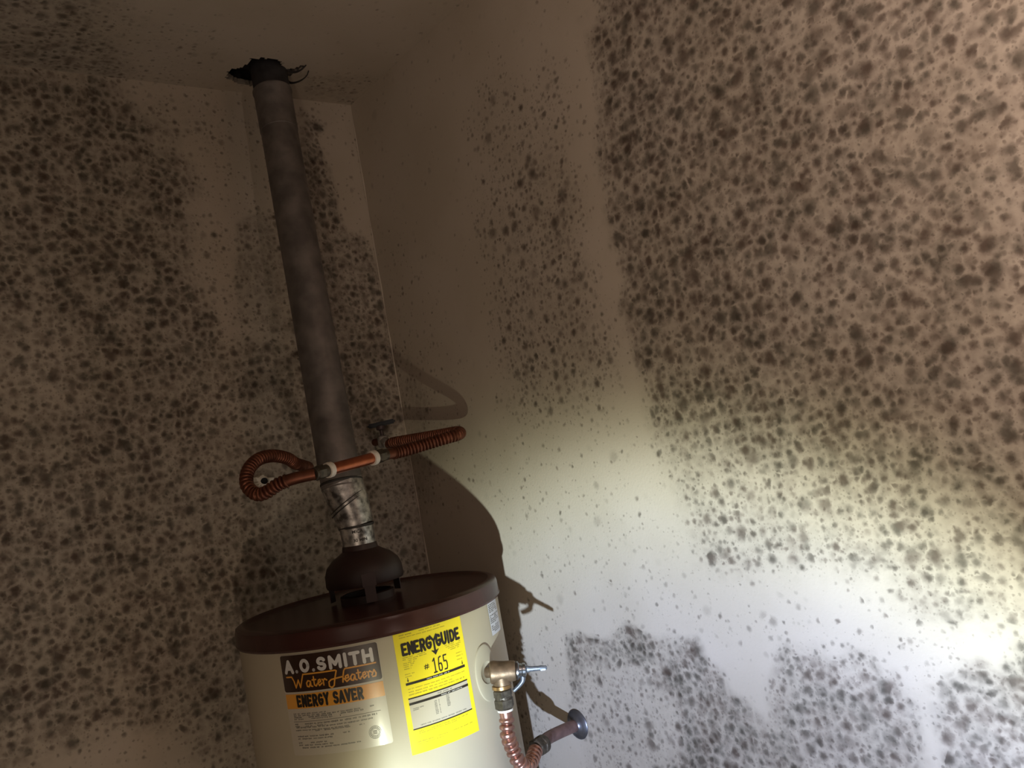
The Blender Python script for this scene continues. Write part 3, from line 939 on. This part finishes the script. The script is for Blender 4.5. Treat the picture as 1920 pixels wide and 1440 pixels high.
t0 = VB + Vector((-.004, 0, 0)) + dn * .0285
bm = bmesh.new()
hexnut(bm, .0172, 0, .0135, axis_matrix(drel(t0), dn))
hexnut(bm, .0178, .0150, .0330, axis_matrix(drel(t0), dn))
lathe(bm, [(.0150, .011), (.0150, .018)], 24, axis_matrix(drel(t0), dn))
obj('coupling_nut', bm, M['bronze'], dl, smooth=False)
t1 = t0 + dn * .0335
bm = bmesh.new()
lathe(bm, [(.0120, 0), (.0140, .0006), (.0140, .0042), (.0120, .005)], 28, axis_matrix(drel(t1), dn))
obj('white_washer', bm, M['plastic'], dl)
cpl = Vector((-.128, -.484, 1.178))
pts = [t1, t1 + dn * .02, t1 + Vector((-.004, 0, -.045)), Vector((-.2115, -.528, 1.212)), Vector((-.206, -.531, 1.189)), Vector((-.190, -.527, 1.173)), Vector((-.168, -.513, 1.170)), Vector((-.148, -.498, 1.174)), cpl + Vector((-.006, -.004, -.001))]
path = smooth_path([drel(p) for p in pts], .0009)
bm = bmesh.new()
LEN = len(path) * .0009
tube(bm, path, lambda s: .0112 if (s < .014 or s > LEN - .004) else .0112 + .0024 * (1 - 2 * abs(cos(pi * (s - .014) / .0118)) ** 5) * min(1, (s - .014) / .004), 24)
obj('corrugated_tube', bm, M['copper_pink'], dl)
dw = (Vector((-.05, -.460, 1.1765)) - cpl)
dw.normalize()
bm = bmesh.new()
hexnut(bm, .0175, -.006, .012, axis_matrix(drel(cpl), dw))
lathe(bm, [(.0150, .010), (.0168, .012), (.0168, .022), (.0140, .024)], 24, axis_matrix(drel(cpl), dw))
obj('coupling_nut', bm, M['bronze'], dl, smooth=False)
bm = bmesh.new()
pp = smooth_path([drel(cpl + dw * .02), drel((-.085, -.462, 1.177)), drel((-.05, -.457, 1.1765)), drel((-.0015, -.456, 1.1755))], .003)
tube(bm, pp, .0118, 24)
obj('wall_pipe', bm, M['pipe_shaded'], dl)
bm = bmesh.new()
lathe(bm, [(.0285, .0006), (.0290, .002), (.0265, .0045), (.020, .0062), (.0145, .0085), (.0125, .011)], 48, axis_matrix(drel(DW), (-1, 0, 0)), cap=(True, True))
obj('wall_flange', bm, M['steel'], dl)

# ------------------------------------------------------------------ vent pipe
vp = empty('vent_pipe', (AX, AY, ZT + .09))
tag(vp, 'dull grey metal flue pipe rising from the water heater to a hole in the ceiling', 'pipe')
V0 = Vector((AX, AY, ZT + .09))


def prel(p): return Vector(p) - V0


E0 = Vector((AX, AY, 1.590)); E1 = Vector((-.3085, -.2712, 1.634)); E2 = Vector((-.3135, -.2670, 1.678)); E3 = Vector((-.3200, -.2620, 1.7220))
TOP = Vector((-.253, -.098, 2.72))
dm = (TOP - E3).normalized()


def seg(name, a, b, r0, r1, m, bead=None, n=48):
    bm = bmesh.new()
    d_ = b - a; l = d_.length
    prof = [(r0, 0), (r1, l)]
    lathe(bm, prof, n, axis_matrix(prel(a), d_), cap=(False, False))
    return obj(name, bm, m, vp)


seg('collar', E0, E1 + Vector((0, 0, .001)), .0320, .0325, M['galv'])
bm = bmesh.new(); lathe(bm, [(.0325, 0), (.0350, .0015), (.0350, .0045), (.0330, .006)], 48, axis_matrix(prel(E1 - Vector((0, 0, .003))), (0, 0, 1)), cap=(False, False))
obj('seam_ring', bm, M['seam'], vp)
seg('elbow_section', E1, E2 + (E2 - E1) * .04, .0345, .0385, M['galv'])
tilt = Vector((-.38, .30, .875)).normalized()
for s_ in (-.0035, .0035):
    bm = bmesh.new(); lathe(bm, [(.0375, 0), (.0410, .0008), (.0410, .0018), (.0375, .0026)], 48, axis_matrix(prel(E2 + Vector((0, 0, s_))), tilt), cap=(False, False))
    obj('seam_ring', bm, M['seam'], vp)
seg('elbow_section', E2, E3, .0385, .0412, M['galv'])
bm = bmesh.new(); lathe(bm, [(.0404, -.003), (.0416, -.0015), (.0416, .001), (.0404, .002)], 48, axis_matrix(prel(E3), dm), cap=(False, False))
obj('seam_ring', bm, M['seam'], vp)
Lm = (TOP - E3).length
C1 = E3 + dm * (Lm * .775)
C2 = E3 + dm * (Lm * .868)
seg('main_section', E3 - dm * .012, C1, .0402, .0392, M['vent'])
bm = bmesh.new()
lathe(bm, [(.0392, -.004), (.0404, -.003), (.0404, .0), (.0408, (C2 - C1).length - .004), (.0424, (C2 - C1).length - .002), (.0424, (C2 - C1).length + .002), (.0398, (C2 - C1).length + .003)], 48, axis_matrix(prel(C1), dm), cap=(False, False))
obj('coupling_band', bm, M['vent'], vp)
seg('upper_section', C2, TOP, .0392, .0392, M['vent_shade'])  # attic shade is put into the colour of this length
# stamped marks on the collar
bm = bmesh.new()
sa = Art(0, 0)
R0 = .0334


def on_collar(txt, z, az0, h, w):
    cu = bpy.data.curves.new('t', 'FONT'); cu.body = txt; cu.size = 1; cu.offset = .02
    to = bpy.data.objects.new('t', cu); COL.objects.link(to)
    me = bpy.data.meshes.new_from_object(to.evaluated_get(bpy.context.evaluated_depsgraph_get()))
    bpy.data.objects.remove(to); bpy.data.curves.remove(cu)
    V = [v.co.copy() for v in me.vertices]
    x0 = min(v.x for v in V); x1 = max(v.x for v in V)
    vs = []
    for v in V:
        a = radians(az0) + (v.x - x0) / (x1 - x0) * w / R0
        vs.append(bm.verts.new(prel((AX + R0 * cos(a), AY + R0 * sin(a), z + v.y * h))))
    for p in me.polygons: bm.faces.new([vs[i] for i in p.vertices])
    bpy.data.meshes.remove(me)


on_collar('MICA', 1.6215, -134, .0085, .021)
on_collar('30 MIN', 1.6050, -134, .0080, .027)
bm2 = bm
obj('stamped_marks', bm2, M['seam'], vp, smooth=False)

# ------------------------------------------------------------------ copper bypass between the two wall stubs
B0 = Vector((-.3463, -.3681, 1.7515))
by = empty('bypass_pipe', tuple(B0))
tag(by, 'copper bypass pipe with two white rings and looped flexible ends in front of the flue', 'pipe')


def brel(p): return Vector(p) - B0


NL = Vector((-.4363, -.3958, 1.744)); NR = Vector((-.2563, -.3404, 1.7591))
db = (NR - NL).normalized()
Lb = (NR - NL).length
Mb = axis_matrix(brel(NL), db)
bm = bmesh.new(); lathe(bm, [(.0108, .036), (.0108, Lb - .034)], 32, Mb)
obj('straight_tube', bm, M['copper'], by)
for z0 in (.0315, .1465):
    bm = bmesh.new(); lathe(bm, [(.0110, z0), (.0138, z0 + .0008), (.0142, z0 + .006), (.0138, z0 + .0112), (.0110, z0 + .012)], 32, Mb)
    obj('white_ring', bm, M['plastic'], by)
bm = bmesh.new(); hexnut(bm, .0135, .004, .0245, Mb); lathe(bm, [(.0112, .0), (.0112, .034)], 24, Mb)
obj('coupling_nut', bm, M['bronze'], by, smooth=False)
bm = bmesh.new(); hexnut(bm, .0135, .1630, .1810, Mb); lathe(bm, [(.0112, .156), (.0112, .188)], 24, Mb)
obj('coupling_nut', bm, M['bronze'], by, smooth=False)


def flex(name, pts, smooth_len, pitch, r=.0108, amp=.0017, m=None):
    path = smooth_path([brel(p) for p in pts], .0009)
    tot = len(path) * .0009
    bm = bmesh.new()
    tube(bm, path, lambda s: r if s < smooth_len or s > tot - .02 else r + amp * (1 - 2.2 * abs(sin(pi * s / pitch)) ** 6), 18)
    return obj(name, bm, m or M['copper_dull'], by)


flex('flexible_loop', [NL + db * .004, (-.464, -.376, 1.7425), (-.486, -.3575, 1.7375), (-.505, -.340, 1.727), (-.516, -.323, 1.728), (-.5225, -.305, 1.746), (-.510, -.287, 1.771), (-.482, -.268, 1.789), (-.445, -.247, 1.7935),
                       (-.405, -.220, 1.786), (-.372, -.180, 1.775), (-.325, -.110, 1.770), (-.285, -.045, 1.767), (-.270, -.008, 1.766)], .050, .0074)
flex('flexible_loop', [NR - db * .004, (-.2400, -.3365, 1.7595), (-.2221, -.3345, 1.7600), (-.1931, -.3380, 1.7629), (-.1578, -.3443, 1.7671), (-.1240, -.3531, 1.7713), (-.0956, -.3526, 1.7742), (-.0722, -.3329, 1.7781),
                       (-.0581, -.2994, 1.7828), (-.0612, -.2397, 1.7850), (-.0754, -.1520, 1.7880), (-.0870, -.0900, 1.7900), (-.0890, -.0600, 1.7900)], .022, .0074)

# ------------------------------------------------------------------ shutoff valve on the left wall, black lever
SV = Vector((-.0885, -.0395, 1.800))
sv = empty('shutoff_valve', (-.0885, 0, 1.800))
tag(sv, 'small wall shutoff valve with a flat black lever behind the right copper loop', 'valve')
s0 = Vector((-.0885, 0, 1.800))
bm = bmesh.new(); lathe(bm, [(.0085, .0), (.0085, .034)], 24, axis_matrix((0, 0, 0), (0, -1, 0)))
obj('stub_pipe', bm, M['copper_dull'], sv)
bm = bmesh.new(); lathe(bm, [(.0085, -.016), (.0125, -.013), (.0125, .009), (.008, .012)], 24, axis_matrix(SV - s0, (0, 0, 1)))
lathe(bm, [(.011, .005), (.012, .012), (.012, .026), (.010, .028)], 6, axis_matrix(SV - s0, Vector((-.1, -1, -.45))))
obj('valve_body', bm, M['body_pale'], sv)
bm = bmesh.new(); lathe(bm, [(.0045, .010), (.0045, .024), (.011, .026), (.011, .034)], 16, axis_matrix(SV - s0, (0, 0, 1)))
obj('stem', bm, M['leg'], sv)
bm = bmesh.new()
ha = Vector((-.1115, -.0250, 1.8370)) - s0; hb = Vector((-.0607, -.0617, 1.8405)) - s0
hd = (hb - ha).normalized(); hn = Vector((0, 0, 1)); hs = hn.cross(hd)
Mh = Matrix(((hd.x, hs.x, hn.x, ha.x), (hd.y, hs.y, hn.y, ha.y), (hd.z, hs.z, hn.z, ha.z), (0, 0, 0, 1)))
box(bm, (.030, 0, 0), (.064, .014, .0105), Mh, .003)
obj('lever', bm, M['black'], sv)

# ------------------------------------------------------------------ open white stub on the left wall
ws = empty('pipe_stub', (-.379, 0, 1.7535))
tag(ws, 'chipped white wall fitting with a dark opening inside the left copper loop', 'pipe fitting')
bm = bmesh.new()
nst = 28
rs = random.Random(12)
ro = [.0145 * (1 + .28 * rs.uniform(-1, 1)) * (1.35 if 10 < k < 13 or k in (0, 1, 27) else 1) for k in range(nst)]
ring = []
for fr, y in ((1.0, 0.0), (1.0, -.026), (.62, -.030), (.60, -.012)):
    ring.append([bm.verts.new(((ro[k] if fr == 1.0 else .0140 * fr) * cos(2 * pi * k / nst) * 1.1, y, (ro[k] if fr == 1.0 else .0140 * fr) * sin(2 * pi * k / nst) * .8)) for k in range(nst)])
for a, b in zip(ring[:-1], ring[1:]):
    for i in range(nst): bm.faces.new((a[i], a[(i + 1) % nst], b[(i + 1) % nst], b[i]))
obj('collar', bm, M['plastic'], ws, smooth=False)
bm = bmesh.new(); lathe(bm, [(.0001, .0), (.0092, .0), (.0088, .0015)], 20, Matrix.Scale(1, 4) @ axis_matrix((0, -.022, 0), (0, -1, 0)))
obj('opening', bm, M['hole'], ws)
